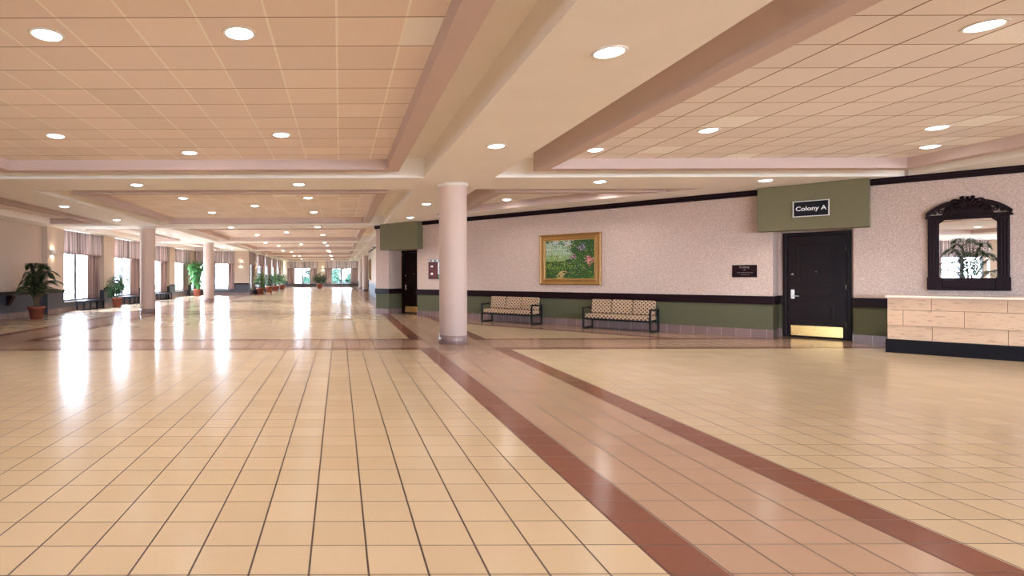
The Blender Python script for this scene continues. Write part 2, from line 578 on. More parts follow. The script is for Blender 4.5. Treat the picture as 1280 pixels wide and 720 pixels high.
# ------------------------------------------------------------------ ceiling: one height field of beams, coves, rings and tile fields
def build_ceiling():
    HB = 0.78
    bays = [(BY[i] + HB, BY[i + 1] - HB) for i in range(len(BY) - 1)] + [(BY[-1] + HB, 74.3)]
    rects = []
    for i, (a, b) in enumerate(bays):
        rects.append((-7.22, 1.77, a, b, True))
        if i < 2: rects.append((3.23, 11.8, a, b, True))
        if b < 44.5: rects.append((-11.15, -8.68, a, b, False))
    TX, TY = (3.23, 8.62), (13.13, 18.93)
    xs, ys = {-12.6, 19.2, TX[0], TX[1]}, {-14.8, 75.5, TY[0], TY[1]}
    for x0, x1, y0, y1, full in rects:
        xs |= {x0, x1, x1 - .6, x1 - .85}
        if full: xs |= {x0 + .6, x0 + .85}
        ys |= {y0, y0 + .6, y0 + .85, y1, y1 - .6, y1 - .85}
    xs, ys = sorted(xs), sorted(ys)
    def ctype(x, y):
        if TX[0] < x < TX[1] and TY[0] < y < TY[1]: return None
        for x0, x1, y0, y1, full in rects:
            if x0 < x < x1 and y0 < y < y1:
                d = min(x1 - x, y - y0, y1 - y, (x - x0) if full else 9)
                return 'g' if d < .6 else 'r' if d < .85 else 't'
        return 's'
    Z = {'s': SOF, 'g': GAP, 'r': RING, 't': CT, None: SOF}
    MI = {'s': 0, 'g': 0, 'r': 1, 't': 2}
    mb = MB()
    nx, ny = len(xs) - 1, len(ys) - 1
    T = [[ctype((xs[i] + xs[i + 1]) / 2, (ys[j] + ys[j + 1]) / 2) for j in range(ny)] for i in range(nx)]
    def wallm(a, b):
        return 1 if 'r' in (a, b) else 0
    for i in range(nx):
        for j in range(ny):
            k = T[i][j]
            x0, x1, y0, y1 = xs[i], xs[i + 1], ys[j], ys[j + 1]
            if k is not None:
                z = Z[k]
                mb.face([(x0, y0, z), (x0, y1, z), (x1, y1, z), (x1, y0, z)], MI[k])
            if i + 1 < nx:
                k2 = T[i + 1][j]
                if Z[k] != Z[k2]:
                    mb.face([(x1, y0, Z[k]), (x1, y1, Z[k]), (x1, y1, Z[k2]), (x1, y0, Z[k2])], wallm(k, k2))
            if j + 1 < ny:
                k2 = T[i][j + 1]
                if Z[k] != Z[k2]:
                    mb.face([(x0, y1, Z[k]), (x1, y1, Z[k]), (x1, y1, Z[k2]), (x0, y1, Z[k2])], wallm(k, k2))
    # the three-cornered coffer along the slanting wall
    hx = lambda y: 20.8 - .928 * (y + .0)
    hy = lambda x: (20.8 - x) / .928
    A0, B0, C0 = (3.23, 13.13), (hx(13.13), 13.13), (3.23, hy(3.23))
    A1, B1, C1 = (3.83, 13.73), (hx(13.73), 13.73), (3.83, hy(3.83))
    A2, B2, C2 = (4.08, 13.98), (hx(13.98), 13.98), (4.08, hy(4.08))
    P = lambda p, z: (p[0], p[1], z)
    mb.face([P(B0, SOF), P((TX[1], TY[1]), SOF), P(C0, SOF)], 0)
    mb.face([P(A0, GAP), P(B0, GAP), P(B1, GAP), P(A1, GAP)], 0)
    mb.face([P(A0, GAP), P(A1, GAP), P(C1, GAP), P(C0, GAP)], 0)
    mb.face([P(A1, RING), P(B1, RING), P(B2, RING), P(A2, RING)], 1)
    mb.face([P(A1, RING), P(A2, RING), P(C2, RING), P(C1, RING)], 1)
    mb.face([P(A2, CT), P(B2, CT), P(C2, CT)], 0)
    for p, q, z0, z1, m in ((A0, B0, SOF, GAP, 0), (A0, C0, SOF, GAP, 0), (A1, B1, RING, GAP, 1), (A1, C1, RING, GAP, 1),
                            (A2, B2, RING, CT, 1), (A2, C2, RING, CT, 1), (B0, C0, SOF, GAP, 1)):
        mb.face([P(p, z0), P(q, z0), P(q, z1), P(p, z1)], m)
    o = mb.build('ceiling', [M['soffit'], M['ring'], M['ctile']], fix=False)
    struct(o)
    # the roof slab that closes the building above it
    r = MB()
    r.box(-12.9, 19.5, -15.1, 76.0, 4.25, 4.45)
    struct(r.build('roof', M['soffit']))
build_ceiling()

# ------------------------------------------------------------------ walls
WZ = 0.85
def wbox(mb, x0, x1, y0, y1, z0=0.0, z1=4.2501, lo=1, hi=0, zs=WZ):
    if z0 < zs < z1:
        mb.box(x0, x1, y0, y1, z0, zs, lo)
        mb.box(x0, x1, y0, y1, zs, z1, hi)
    else:
        mb.box(x0, x1, y0, y1, z0, z1, lo if z1 <= zs else hi)

# slanting wall with the two door recesses
OPEN = [(0.70, 2.15), (12.92, 14.33)]
REC = 0.70
LEN = 25.0
def slant_wall():
    mb = MB()
    segs = [(0.0, OPEN[0][0]), (OPEN[0][1], OPEN[1][0]), (OPEN[1][1], LEN)]
    for a, b in segs: wbox(mb, a, b, 0, .2)
    for a, b in OPEN:
        mb.box(a, b, 0, REC, 2.60, 4.2501, 0)                 # bulkhead above the recess
        wbox(mb, a - .12, a, .2, REC); wbox(mb, b, b + .12, .2, REC)
        c = (a + b) / 2
        wbox(mb, a - .12, c - .62, REC, REC + .15); wbox(mb, c + .62, b + .12, REC, REC + .15)
        mb.box(a, b, REC, REC + .15, 2.52, 2.60, 0)
    for a, b in OPEN:
        mb.box(a - .12, b + .12, REC + .16, REC + .3, -.01, 4.25, 0)  # unseen backing, added to stop light leaking round the doors
    struct(mb.build('wall_right', [M['paper'], M['green']], loc=WO, rz=WALL_A))
    # end pier return, hidden behind the pier from most places
    b = MB(); wbox(b, 0.0, .2, .2, 6.0)
    struct(b.build('wall_pier', [M['paper'], M['green']], loc=WO, rz=WALL_A))
    # crown, chair rail and base tile
    t = MB()
    t.box(-.03, LEN, -.045, -.001, 3.41, 3.548)
    t.box(-.045, LEN, -.06, -.001, 3.50, 3.549)
    def rail(fn):
        for a, b in segs: fn(max(a, 0) - (.03 if a == 0 else 0), b, -1)
        for a, b in OPEN: fn(a, b, 0)
    struct(t.build('trim_1', M['rail'], loc=WO, rz=WALL_A))
    r = MB(); s = MB()
    for mbx, z0, z1, th in ((r, .80, 1.00, .032), (s, 0.0, .20, .012)):
        for a, b in segs:
            mbx.box(a - (th if a == 0 else th), b + th, -th, -.0005, z0, z1)
        for a, b in OPEN:
            c = (a + b) / 2
            mbx.box(a + .0005, a + th, 0, REC - .0005, z0, z1)
            mbx.box(b - th, b - .0005, 0, REC - .0005, z0, z1)
            mbx.box(a + th, c - .63, REC - th, REC - .0005, z0, z1)
            mbx.box(c + .63, b - th, REC - th, REC - .0005, z0, z1)
    struct(r.build('trim_2', M['rail'], loc=WO, rz=WALL_A, bevel=.006))
    struct(s.build('baseboard_right', M['basetile'], loc=WO, rz=WALL_A))
    # sage painted box headers over the recesses
    for k, (a, b) in enumerate(((0.55, 2.43), (12.69, 14.60))):
        h = MB(); h.box(a, b, -.35, -.0605, 2.52, 3.545)
        h.box(a, b, -.0605, -.001, 2.52, 3.40)
        struct(h.build('trim_%d' % (3 + k), M['sage'], loc=WO, rz=WALL_A, bevel=.008))
slant_wall()

def door(k, c):
    root = bpy.data.objects.new('door_%d' % k, None)
    COL.objects.link(root)
    root.location = wpt(c, REC)
    root.rotation_euler = (0, 0, WALL_A)
    struct(root)
    W, H = .53, 2.44
    f = MB()
    for sx in (-1, 1):
        f.box(min(sx * W, sx * .618), max(sx * W, sx * .618), -.05, .14, 0, 2.515)
        f.box(min(sx * .55, sx * .60), max(sx * .55, sx * .60), -.065, -.05, 0, 2.50)
    f.box(-W, W, -.05, .14, H, 2.515)
    f.build('door_frame', M['wood'], root, bevel=.006)
    l = MB()
    l.box(-W + .004, W - .004, .0, .05, .008, H - .004)
    l.build('door_leaf', M['wood'], root, bevel=.003)
    for (x0, x1, z0, z1) in ((-.36, .36, 1.22, 2.24), (-.36, .36, .92, 1.12), (-.36, .36, .38, .82)):
        p = MB()
        w = .035
        p.box(x0, x1, -.014, -.0005, z0, z0 + w); p.box(x0, x1, -.014, -.0005, z1 - w, z1)
        p.box(x0, x0 + w, -.014, -.0005, z0 + w, z1 - w); p.box(x1 - w, x1, -.014, -.0005, z0 + w, z1 - w)
        p.box(x0 + .09, x1 - .09, -.010, -.0005, z0 + .07, z1 - .07)
        p.build('door_panel', M['wood'], root, bevel=.005)
    kp = MB(); kp.box(-W + .06, W - .06, -.006, -.0005, .05, .29)
    o = kp.build('kick_plate', M['brass'], root); o['label'] = 'polished brass kick plate'
    hp = MB(); hp.box(-.47, -.40, -.012, -.0005, .93, 1.15)
    o = hp.build('lock_plate', M['silver'], root, bevel=.004)
    hh = MB(); hh.tube([(-.435, -.012, 1.00), (-.435, -.05, 1.00), (-.42, -.06, 1.00), (-.31, -.062, .995)], .011, 10)
    hh.build('door_handle', M['silver'], o)
    d = MB(); d.lathe([(0.0, 0), (.024, .002), (.026, .012), (0.0, .016)], 16)
    dd = d.build('deadbolt', M['silver'], root); dd.location = (-.44, -.0005, 1.52); dd.rotation_euler = (PI / 2, 0, 0)
    d = MB(); d.lathe([(0.0, 0), (.010, .001), (.010, .006), (0.0, .008)], 12)
    dd = d.build('peephole', M['silver'], root); dd.location = (0, -.0105, 1.58); dd.rotation_euler = (PI / 2, 0, 0)
    for z in (.35, 1.22, 2.1):
        hg = MB(); hg.lathe([(.009, z - .05), (.009, z + .05)], 10, c=(W - .002, -.010))
        hg.build('hinge', M['silver'], root)
door(1, 1.425)
door(2, 13.625)

# window walls. local x along the wall, local y into it, the pier faces at y = 0
N_TRIM = [5]
N_WIN = [0]
RCS = .22
def window_wall(name, loc, rz, pieces, rails, thick=.45, mats=('plainpaper', 'slate')):
    """pieces: (x0, x1, plane, hole or None); rails: list of (x0, x1, plane) that carry chair rail and base"""
    mb = MB()
    for x0, x1, pl, hole in pieces:
        if hole is None:
            wbox(mb, x0, x1, pl, thick)
        else:
            h0, h1, z0, z1 = hole
            if h0 > x0: wbox(mb, x0, h0, pl, thick)
            if h1 < x1: wbox(mb, h1, x1, pl, thick)
            mb.box(h0, h1, pl, thick, 0, z0, 1)
            mb.box(h0, h1, pl, thick, z1, 4.2501, 0)
    struct(mb.build(name, [M[m] for m in mats], loc=loc, rz=rz))
    r = MB(); b = MB()
    for x0, x1, pl, hole in pieces:
        if hole is None:
            r.box(x0 - .02, x1 + .02, pl - .03, pl - .0005, .85, .96)
            b.box(x0 - .008, x1 + .008, pl - .012, pl - .0005, 0, .20)
        else:
            b.box(x0, x1, pl - .012, pl - .0005, 0, .20)
    struct(r.build('trim_%d' % N_TRIM[0], M['rail'], loc=loc, rz=rz)); N_TRIM[0] += 1
    struct(b.build('baseboard_' + name.split('_', 1)[1], M['basetile'], loc=loc, rz=rz))


def window(loc, rz, h0, h1, z0, z1, y=.27):
    N_WIN[0] += 1
    root = bpy.data.objects.new('window_%d' % N_WIN[0], None)
    COL.objects.link(root)
    root.location = loc
    root.rotation_euler = (0, 0, rz)
    struct(root)
    f = MB(); w = .09
    e = .002
    f.box(h0 + e, h0 + w, y - .04, y + .04, z0 + e, z1 - e); f.box(h1 - w, h1 - e, y - .04, y + .04, z0 + e, z1 - e)
    f.box(h0 + w, h1 - w, y - .04, y + .04, z0 + e, z0 + w); f.box(h0 + w, h1 - w, y - .04, y + .04, z1 - w, z1 - e)
    f.build('window_frame', M['wframe'], root)
    c = (h0 + h1) / 2
    q = MB(); q.box(c - .12, c + .12, y - .10, y + .06, z0 + w, z1 - w)
    q.build('mullion', M['wframe'], root)
    for a, b in ((h0 + w, c - .12), (c + .12, h1 - w)):
        p = MB(); p.box(a, b, y - .004, y + .004, z0 + w, z1 - w)
        p.build('window_pane', M['pane'], root)
    s = MB(); s.box(h0 - .05, h1 + .05, RCS - .09, RCS - .001, z0 - .03, z0 + .001)
    s.build('window_sill', M['sill'], root)
    # sky portal for the sampler, no light of its own
    li = bpy.data.lights.new('sky_portal', 'AREA')
    li.shape = 'RECTANGLE'
    li.size, li.size_y = h1 - h0, z1 - z0
    li.cycles.is_portal = True
    lo = bpy.data.objects.new('sky_portal', li)
    COL.objects.link(lo)
    lo.matrix_world = Matrix.Translation(loc) @ Matrix.Rotation(rz, 4, 'Z') @ Matrix.Translation((c, y + .15, (z0 + z1) / 2)) @ Matrix.Rotation(-PI / 2, 4, 'X')


def sheet(x0, x1, z0, z1, yc, amp, pleat, seed, rows=5, flare=0.0):
    r = random.Random(seed)
    mb = MB()
    n = max(8, int((x1 - x0) / pleat * 8))
    ph = [r.uniform(-.6, .6) for _ in range(n + 1)]
    vs, fs = [], []
    for j in range(rows + 1):
        tz = j / rows
        for i in range(n + 1):
            t = i / n
            a = amp * (0.65 + 0.35 * (1 - tz))
            s = math.sin(2 * PI * (x1 - x0) * t / pleat + .5 * math.sin(7 * t + seed)) + .3 * math.sin(2 * PI * (x1 - x0) * t / pleat * 2.3 + seed)
            vs.append((x0 + (x1 - x0) * t, yc + a * s * .8, z0 + (z1 - z0) * tz))
    k = n + 1
    for j in range(rows):
        for i in range(n):
            fs.append((j * k + i, j * k + i + 1, (j + 1) * k + i + 1, (j + 1) * k + i))
    mb.idx(vs, fs, 0, True)
    return mb


def drape_set(loc, rz, vx0, vx1, drapes, where, group_v='valances over the windows', group_d='drapes beside the windows'):
    v = sheet(vx0, vx1, 2.52, 3.52, .045, .026, .17, rnd.random() * 9)
    o = v.build('valance', M['valance'], loc=loc, rz=rz, solid=.004)
    hm = MB(); hm.box(vx0, vx1, .010, .080, 2.50, 2.545)
    hm.build('hem_band', M['drape'], o)
    tag(o, 'gathered sheer mauve valance over ' + where, 'valance', group_v)
    for x0, x1, side in drapes:
        d = sheet(x0, x1, .46, 2.60, .15, .032, .15, rnd.random() * 9)
        o = d.build('drape', M['drape'], loc=loc, rz=rz, solid=.005)
        tag(o, 'mauve drape ' + side + ' of ' + where.replace('facing window behind the round', 'window behind the'), 'drape', group_d)


GZ0, GZ1 = .43, 3.42
def side_wall_pieces(p0, p1, first, last, holes, pier=0.0):
    """piers 1.35 m wide every 5.35 m, recesses between; holes: set of recess numbers with a window"""
    out, wins = [], []
    k = first
    while k <= last:
        c = 23.05 + 5.35 * k
        if c + .675 > p0 and c - .675 < p1:
            out.append((max(p0, c - .675), min(p1, c + .675), pier, None))
        a, b = c + .675, c + 5.35 - .675
        if b > p0 and a < p1:
            a, b = max(a, p0), min(b, p1)
            if k in holes:
                h = (a + .12, a + 2.62, GZ0, GZ1)
                out.append((a, b, RCS, h)); wins.append((a, b, h))
            else:
                out.append((a, b, RCS, None))
        k += 1
    return out, wins

LW_LOC, LW_RZ = (-11.75, 0, 0), PI / 2
pc, lw = side_wall_pieces(-14.8, 45.50, -8, 4, {-8, -7, -6, 0, 1, 2, 3})
window_wall('wall_left', LW_LOC, LW_RZ, pc, None)
front = [w for w in lw if w[0] > 23]
names_l = ['the window just beyond the palm', 'the window behind the small bushy plant', 'the window past the round column', 'the last window before the wall steps in']
for a, b, h in lw:
    window(LW_LOC, LW_RZ, *h)
for (a, b, h), nm in zip(front, names_l):
    drape_set(LW_LOC, LW_RZ, a + .03, b - .10, [(a + .02, a + .20, 'on the near side'), (h[1] - .12, b - .12, 'on the far side')], nm)
for k, (a, b, h) in enumerate([w for w in lw if w[0] < 20]):
    if a < -4:
        drape_set(LW_LOC, LW_RZ, a + .03, b - .10, [(h[1] - .12, b - .12, 'on the far side')],
                  ['the rear corner window seen in the mirror', 'the second rear window seen in the mirror', 'the third rear window seen in the mirror'][min(k, 2)])

HW_LOC, HW_RZ = (-7.35, 0, 0), PI / 2
pc, hw = side_wall_pieces(45.55, 75.0, 4, 9, {4, 5, 6, 7, 8}, .14)
window_wall('wall_hall', HW_LOC, HW_RZ, pc, None)
names_h = ['the first window along the narrowed hall', 'the second window along the narrowed hall', 'the third window along the narrowed hall',
           'the fourth window along the narrowed hall', 'the fifth window along the narrowed hall']
for (a, b, h), nm in zip(hw, names_h):
    window(HW_LOC, HW_RZ, *h)
    drape_set(HW_LOC, HW_RZ, a + .03, b - .10, [(h[1] - .12, b - .12, 'on the far side')], nm)

TW_LOC = (0, 45.10, 0)
window_wall('wall_step', TW_LOC, 0, [(-12.3, -8.55, RCS, (-11.45, -9.03, GZ0, GZ1)), (-8.55, -7.35, 0, None)], None)
window(TW_LOC, 0, -11.45, -9.03, GZ0, GZ1)
drape_set(TW_LOC, 0, -11.72, -8.62, [(-11.90, -11.50, 'toward the corner'), (-9.08, -8.60, 'toward the pier')], 'the facing window behind the round column')

EW_LOC = (0, 75.0, 0)
window_wall('wall_end', EW_LOC, 0, [(-7.9, -2.95, RCS, (-6.12, -3.94, .5, GZ1)), (-2.95, -2.0, 0, None), (-2.0, 2.6, RCS, (-1.13, 1.56, .5, GZ1)), (2.6, 6.2, 0, None)], None)
window(EW_LOC, 0, -6.12, -3.94, .5, GZ1)
drape_set(EW_LOC, 0, -6.9, -3.0, [(-7.05, -6.1, 'toward the window wall'), (-3.95, -3.1, 'toward the middle pier')], 'the end wall window behind the far bushes')
window(EW_LOC, 0, -1.13, 1.56, .5, GZ1)
drape_set(EW_LOC, 0, -1.9, 2.4, [(-1.95, -1.10, 'toward the middle pier'), (1.50, 2.4, 'toward the columns')], 'the end window that shows green trees')

# walls that close the place: rear, far side, hall side
def fill_window_wall(name, loc, rz, x0, x1, holes):
    ps, x = [], x0
    for h0, h1 in holes:
        ps.append((x, h0 - .2, 0, None)); ps.append((h0 - .2, h1 + .2, RCS, (h0, h1, .43, 3.1))); x = h1 + .2
    ps.append((x, x1, 0, None))
    window_wall(name, loc, rz, ps, None)
    for h0, h1 in holes: window(loc, rz, h0, h1, .43, 3.1)  # unseen windows, added to fill the near area and ceiling with daylight
fill_window_wall('wall_rear', (0, -14.6, 0), PI, -18.7, 12.6, [(-16.8, -12.8), (-10.4, -6.4), (-4, 0)])
fill_window_wall('wall_side', (18.4, 0, 0), -PI / 2, -4.6, 14.7, [(-1.4, 1.8), (6.4, 9.6)])
b = MB(); wbox(b, 6.0, 6.2, 22.0, 75.0)
wbox(b, 2.45, 6.0, 36.0, 46.0)
struct(b.build('wall_hall_side', [M['plainpaper'], M['slate']]))
t = MB()
t.box(2.40, 2.4495, 35.97, 46.03, .85, .96)
t.box(2.40, 2.4495, 35.97, 46.03, 3.41, 3.549)
struct(t.build('trim_%d' % N_TRIM[0], M['rail'])); N_TRIM[0] += 1

# ------------------------------------------------------------------ columns
def column(x, y, label):
    root = thing('round_column', label, 'column', (x, y, 0), 0, 'round columns')
    root['kind'] = 'thing'
    s = MB(); s.lathe([(.305, .19), (.305, 3.47), (.312, 3.48), (.312, 3.549)], 48)
    s.build('shaft', M['column'], root)
    c = MB(); c.lathe([(.312, 0), (.318, .004), (.318, .186), (.312, .19)], 48)
    c.build('base_band', M['basetile'], root)
    c = MB(); c.lathe([(.306, 3.49), (.335, 3.495), (.335, 3.549), (.306, 3.5495)], 48)
    c.build('collar', M['white'], root)
column(2.54, 12.45, 'large round plaster column standing where the brown floor bands cross by the benches')
column(XL, 23.05, 'round plaster column in the window-side row, the nearer of the two by the plants')
column(XL, 33.75, 'round plaster column in the window-side row, in front of the bright facing window')
column(2.54, 55.15, 'distant round column past the hall painting, first of the far pair')
column(2.54, 65.85, 'distant round column past the hall painting, second of the far pair')

# ------------------------------------------------------------------ downlights
def downlight():
    root = thing('downlight', 'x', 'ceiling light', group='recessed downlights')
    t = MB(); t.lathe([(.122, -.004), (.128, -.012), (.150, -.010), (.158, -.001), (.122, -.0005), (.122, -.004)], 28, cap=False)
    t.build('trim_ring', M['white'], root)
    l = MB(); l.lathe([(0.0, -.030), (.06, -.027), (.10, -.016), (.1215, -.004)], 28, cap=False)
    l.build('lens', M['lamp'], root)
    li = bpy.data.lights.new('bulb', 'SPOT')
    li.energy = 118.0
    li.color = LAMP
    li.spot_size = math.radians(116)
    li.spot_blend = 1.0
    li.shadow_soft_size = .06
    b = bpy.data.objects.new('bulb', li)
    COL.objects.link(b)
    b.parent = root
    b.location = (0, 0, -.10)
    return root
DL = downlight()
used = [False]
def put_light(x, y, z, label):
    o = DL if not used[0] else copy_tree(DL)
    used[0] = True
    o.location = (x, y, z)
    o['label'] = label
    return o

ORD = ['first', 'second', 'third', 'fourth', 'fifth', 'sixth', 'seventh']
CNT = 'counted from the camera'
for i in range(7):
    y0 = BY[i + 1]
    bay = ORD[i] + ' tiled coffer ' + CNT
    if i == 0:
        put_light(-.92, 5.14, CT, 'large glowing downlight in the first tiled coffer, near the middle of its front row')
        put_light(-2.71, 5.16, CT, 'glowing downlight in the first tiled coffer, front row, toward the windows')
        put_light(-.92, 8.84, CT, 'downlight in the back row of the first tiled coffer, on the column side')
        put_light(-4.52, 8.87, CT, 'downlight in the back row of the first tiled coffer, on the window side')
        put_light(-2.72, 10.1, CT, 'small downlight close to the far rim of the first tiled coffer')
    else:
        for (dx, dy, w) in ((-4.48, 3.6, 'front row, window side'), (-.90, 3.6, 'front row, column side'), (-2.70, 5.4, 'at its centre'),
                            (-4.48, 7.2, 'back row, window side'), (-.90, 7.2, 'back row, column side')):
            if y0 + dy < 74: put_light(dx, y0 + dy, CT, 'downlight in the ' + bay + ', ' + w)
    for x, w in ((-4.5, 'on the window side'), (-.9, 'on the column side')):
        if i >= 1: put_light(x, BY[i + 1], SOF, 'downlight in the ' + ORD[i - 1] + ' plaster cross beam, ' + w)
for j, y in enumerate((1.45 + 3.63, 8.75, 15.77, 19.4, 26.6, 30.2, 37.3, 40.9)):
    put_light(2.47, y, SOF, 'downlight in the beam over the round column, ' + ['large, closest to the viewer', 'small, just before the column', 'just behind the column',
              'above the green header', 'first past the header', 'second past the header', 'third past the header', 'fourth past the header'][j])
for j, y in enumerate((5.1, 8.8, 16.1, 19.9, 27.0, 30.8, 37.6, 41.2)):
    put_light(-7.97, y, SOF, 'downlight in the window-side beam, ' + ORD[min(j, 6)] + (' from the camera' if j < 7 else ' and last from the camera'))
for x, y, z, l in ((5.84, 5.03, CT, 'large downlight in the tiled coffer by the doors, closest to the viewer'),
                   (9.16, 5.03, CT, 'downlight in the tiled coffer by the doors, close to the mirror'),
                   (5.74, 8.64, CT, 'downlight in the tiled coffer by the doors, beyond the pale new tiles'),
                   (9.16, 8.52, CT, 'downlight in the tiled coffer by the doors, mirror side'),
                   (4.59, 9.96, CT, 'small downlight at the far corner of the tiled coffer, column side'),
                   (10.39, 9.78, CT, 'small downlight at the far corner of the tiled coffer, mirror side'),
                   (5.67, 12.1, SOF, 'downlight in the plaster beam before the painting'),
                   (9.2, 12.0, SOF, 'downlight in the plaster beam beside the sage header'),
                   (4.95, 16.45, CT, 'downlight in the three-cornered coffer, close to the column'),
                   (6.85, 14.50, CT, 'downlight in the three-cornered coffer, hidden above the painting')):
    o = put_light(x, y, z, l)
    if 'three-cornered' in l:                                    # the pair of wall washers
        for ch in o.children:
            if ch.type == 'LIGHT':
                ch.data = ch.data.copy(); ch.data.spot_size = math.radians(160); ch.location.z = -.035; ch.data.energy = 75
# rear rows, behind the viewer: they light the mirror view and the near floor
for x in (-9.97 + 2, -4.5, -.9, 2.47, 5.8, 9.2, 12.8):
    for y in (1.55, -2.1, -5.9):
        put_light(x, y, SOF if (x in (-7.97, 2.47) or y == 1.55) else CT, 'recessed downlight behind the viewer, seen only in reflections')

# ------------------------------------------------------------------ things on the slanting wall
def on_wall(name, label, cat, s, z, off=0.0, group=None):
    return thing(name, label, cat, wpt(s, -off, z), WALL_A, group)

# painting
def painting():
    root = on_wall('framed_painting', 'gilt framed garden painting hanging between the two upholstered benches', 'painting', 8.03, 1.99, .004)
    W, H, w = .94, .77, .185
    f = MB()
    prof = [(0, -.0), (0, -.055), (.03, -.075), (.06, -.05), (.11, -.045), (.15, -.06), (.17, -.04), (w, -.035), (w, 0)]
    def ring(d, y):
        return [(-W + d, y, -H + d), (W - d, y, -H + d), (W - d, y, H - d), (-W + d, y, H - d)]
    vs, fs = [], []
    for d, y in prof: vs += ring(d, y)
    for i in range(len(prof) - 1):
        for k in range(4):
            fs.append((i * 4 + k, i * 4 + (k + 1) % 4, (i + 1) * 4 + (k + 1) % 4, (i + 1) * 4 + k))
    f.idx(vs, fs, 0)
    f.build('picture_frame', M['gold'], root)
    g = MB()
    a = w - .012
    for (x0, x1, z0, z1) in ((-W + a, W - a, -H + a, -H + w + .01), (-W + a, W - a, H - w - .01, H - a), (-W + a, -W + w + .01, -H + a, H - a), (W - w - .01, W - a, -H + a, H - a)):
        g.box(x0, x1, -.044, -.030, z0, z1)
    g.build('inner_lip', M['goldin'], root)
    # canvas: brush dabs on a fine grid
    nx, nz = 150, 112
    r = random.Random(3)
    x0, x1, z0, z1 = -W + w - .005, W - w + .005, -H + w - .005, H - w + .005
    img = [[None] * nx for _ in range(nz)]
    for j in range(nz):
        for i in range(nx):
            u, v = i / nx, j / nz
            e = .50 + .05 * math.sin(v * 23) + .04 * math.sin(v * 51)
            if v > .62 and u < e: c = (.40 + .10 * (v - .6), .50 + .1 * (v - .6), .40)   # misty sky and pale fence
            elif v > .45 and u < e: c = (.30, .39, .22)
            else: c = (.03, .07, .02)
            img[j][i] = c
    def dab(u, v, rx, rz, col, ang=0.0):
        ca, sa = math.cos(ang), math.sin(ang)
        R = max(rx, rz)
        for j in range(int((v - R) * nz), int((v + R) * nz) + 2):
            for i in range(int((u - R) * nx), int((u + R) * nx) + 2):
                if 0 <= i < nx and 0 <= j < nz:
                    dx, dz = (i / nx - u), (j / nz - v) * .75
                    a, b = dx * ca + dz * sa, -dx * sa + dz * ca
                    if (a / rx) ** 2 + (b / rz) ** 2 < 1: img[j][i] = col
    def vary(c, k=.35): 
        f = 1 + r.uniform(-k, k); return tuple(max(0, x * f * (1 + r.uniform(-.1, .1))) for x in c)
    for k in range(9): dab(.05 + k * .055, .70, .004, .09, (.70, .76, .66))
    for k in range(40): dab(.0 + .012 * k, .76 + .002 * r.random(), .012, .006, (.72, .78, .68))
    for k in range(1500):                                        # foliage low and at the sides
        u, v = r.random(), r.random()
        top = .50 + .12 * math.sin(u * 9) if u < .55 else 1.1
        if v < top and not (abs(u - (.36 + .05 * (v * 4))) < .075 and v < .20):
            c = r.choice([(.02, .06, .015), (.05, .13, .03), (.12, .24, .05), (.22, .32, .08), (.01, .03, .012)])
            if u < .55 and v > .25: c = r.choice([(.18, .30, .07), (.30, .40, .12), (.08, .16, .04), (.38, .42, .16)])
            dab(u, v, .006 + .012 * r.random(), .003 + .006 * r.random(), vary(c), r.uniform(.6, 2.4))
    for k in range(170):                                         # far shrubs in the mist
        u, v = r.random() * .56, r.uniform(.5, .86)
        dab(u, v, .008 + .014 * r.random(), .004 + .007 * r.random(), vary(r.choice([(.30, .42, .28), (.22, .34, .16), (.46, .54, .40), (.34, .40, .20)]), .2), r.uniform(.6, 2.4))
    for k in range(320):                                         # boughs over the top
        u = r.random(); v = 1 - abs(r.gauss(0, .10)) - .05 * (u > .5)
        if u < .14: v = 1 - abs(r.gauss(0, .04))
        dab(u, v, .006 + .010 * r.random(), .004 + .004 * r.random(), vary(r.choice([(.015, .05, .02), (.06, .12, .04), (.03, .08, .05)])), r.uniform(0, 3))
    for k in range(110):                                         # path
        v = .20 * r.random(); u = .30 + v * .35 + r.gauss(0, .045)
        dab(u, v, .012, .005, vary((.62, .47, .27), .2))
    def flowers(cu, cv, sp, n, cols, s=.008):
        for k in range(n): dab(cu + r.gauss(0, sp), cv + r.gauss(0, sp), s * (.6 + r.random()), s * .7, vary(r.choice(cols), .15))
    flowers(.22, .93, .04, 40, [(.78, .76, .80), (.62, .60, .70)], .010)
    flowers(.48, .93, .05, 55, [(.80, .78, .74), (.70, .62, .66)], .010)
    flowers(.76, .80, .05, 45, [(.50, .38, .62), (.70, .55, .66), (.40, .30, .50)], .009)
    flowers(.90, .47, .05, 60, [(.78, .34, .36), (.82, .52, .46), (.66, .22, .26)], .012)
    flowers(.58, .56, .035, 30, [(.62, .36, .46), (.50, .26, .38)], .009)
    flowers(.12, .78, .04, 16, [(.75, .74, .70)], .007)
    flowers(.26, .55, .10, 40, [(.56, .40, .16), (.62, .48, .20)], .006)
    flowers(.60, .30, .12, 50, [(.70, .66, .50), (.60, .55, .60)], .005)
    me = bpy.data.meshes.new('canvas')
    vs = [(x0 + (x1 - x0) * i / nx, -.033, z0 + (z1 - z0) * j / nz) for j in range(nz + 1) for i in range(nx + 1)]
    fs = [(j * (nx + 1) + i, j * (nx + 1) + i + 1, (j + 1) * (nx + 1) + i + 1, (j + 1) * (nx + 1) + i) for j in range(nz) for i in range(nx)]
    me.from_pydata(vs, [], fs)
    at = me.color_attributes.new('paint', 'FLOAT_COLOR', 'CORNER')
    buf = []
    for j in range(nz):
        for i in range(nx):
            g_ = sum(img[j][i]) / 3; buf += ([max(0, (g_ + (x - g_) * 1.45)) * .72 for x in img[j][i]] + [1.0]) * 4
    at.data.foreach_set('color', buf)
    me.materials.append(M['paint'])
    o = bpy.data.objects.new('canvas', me)
    COL.objects.link(o)
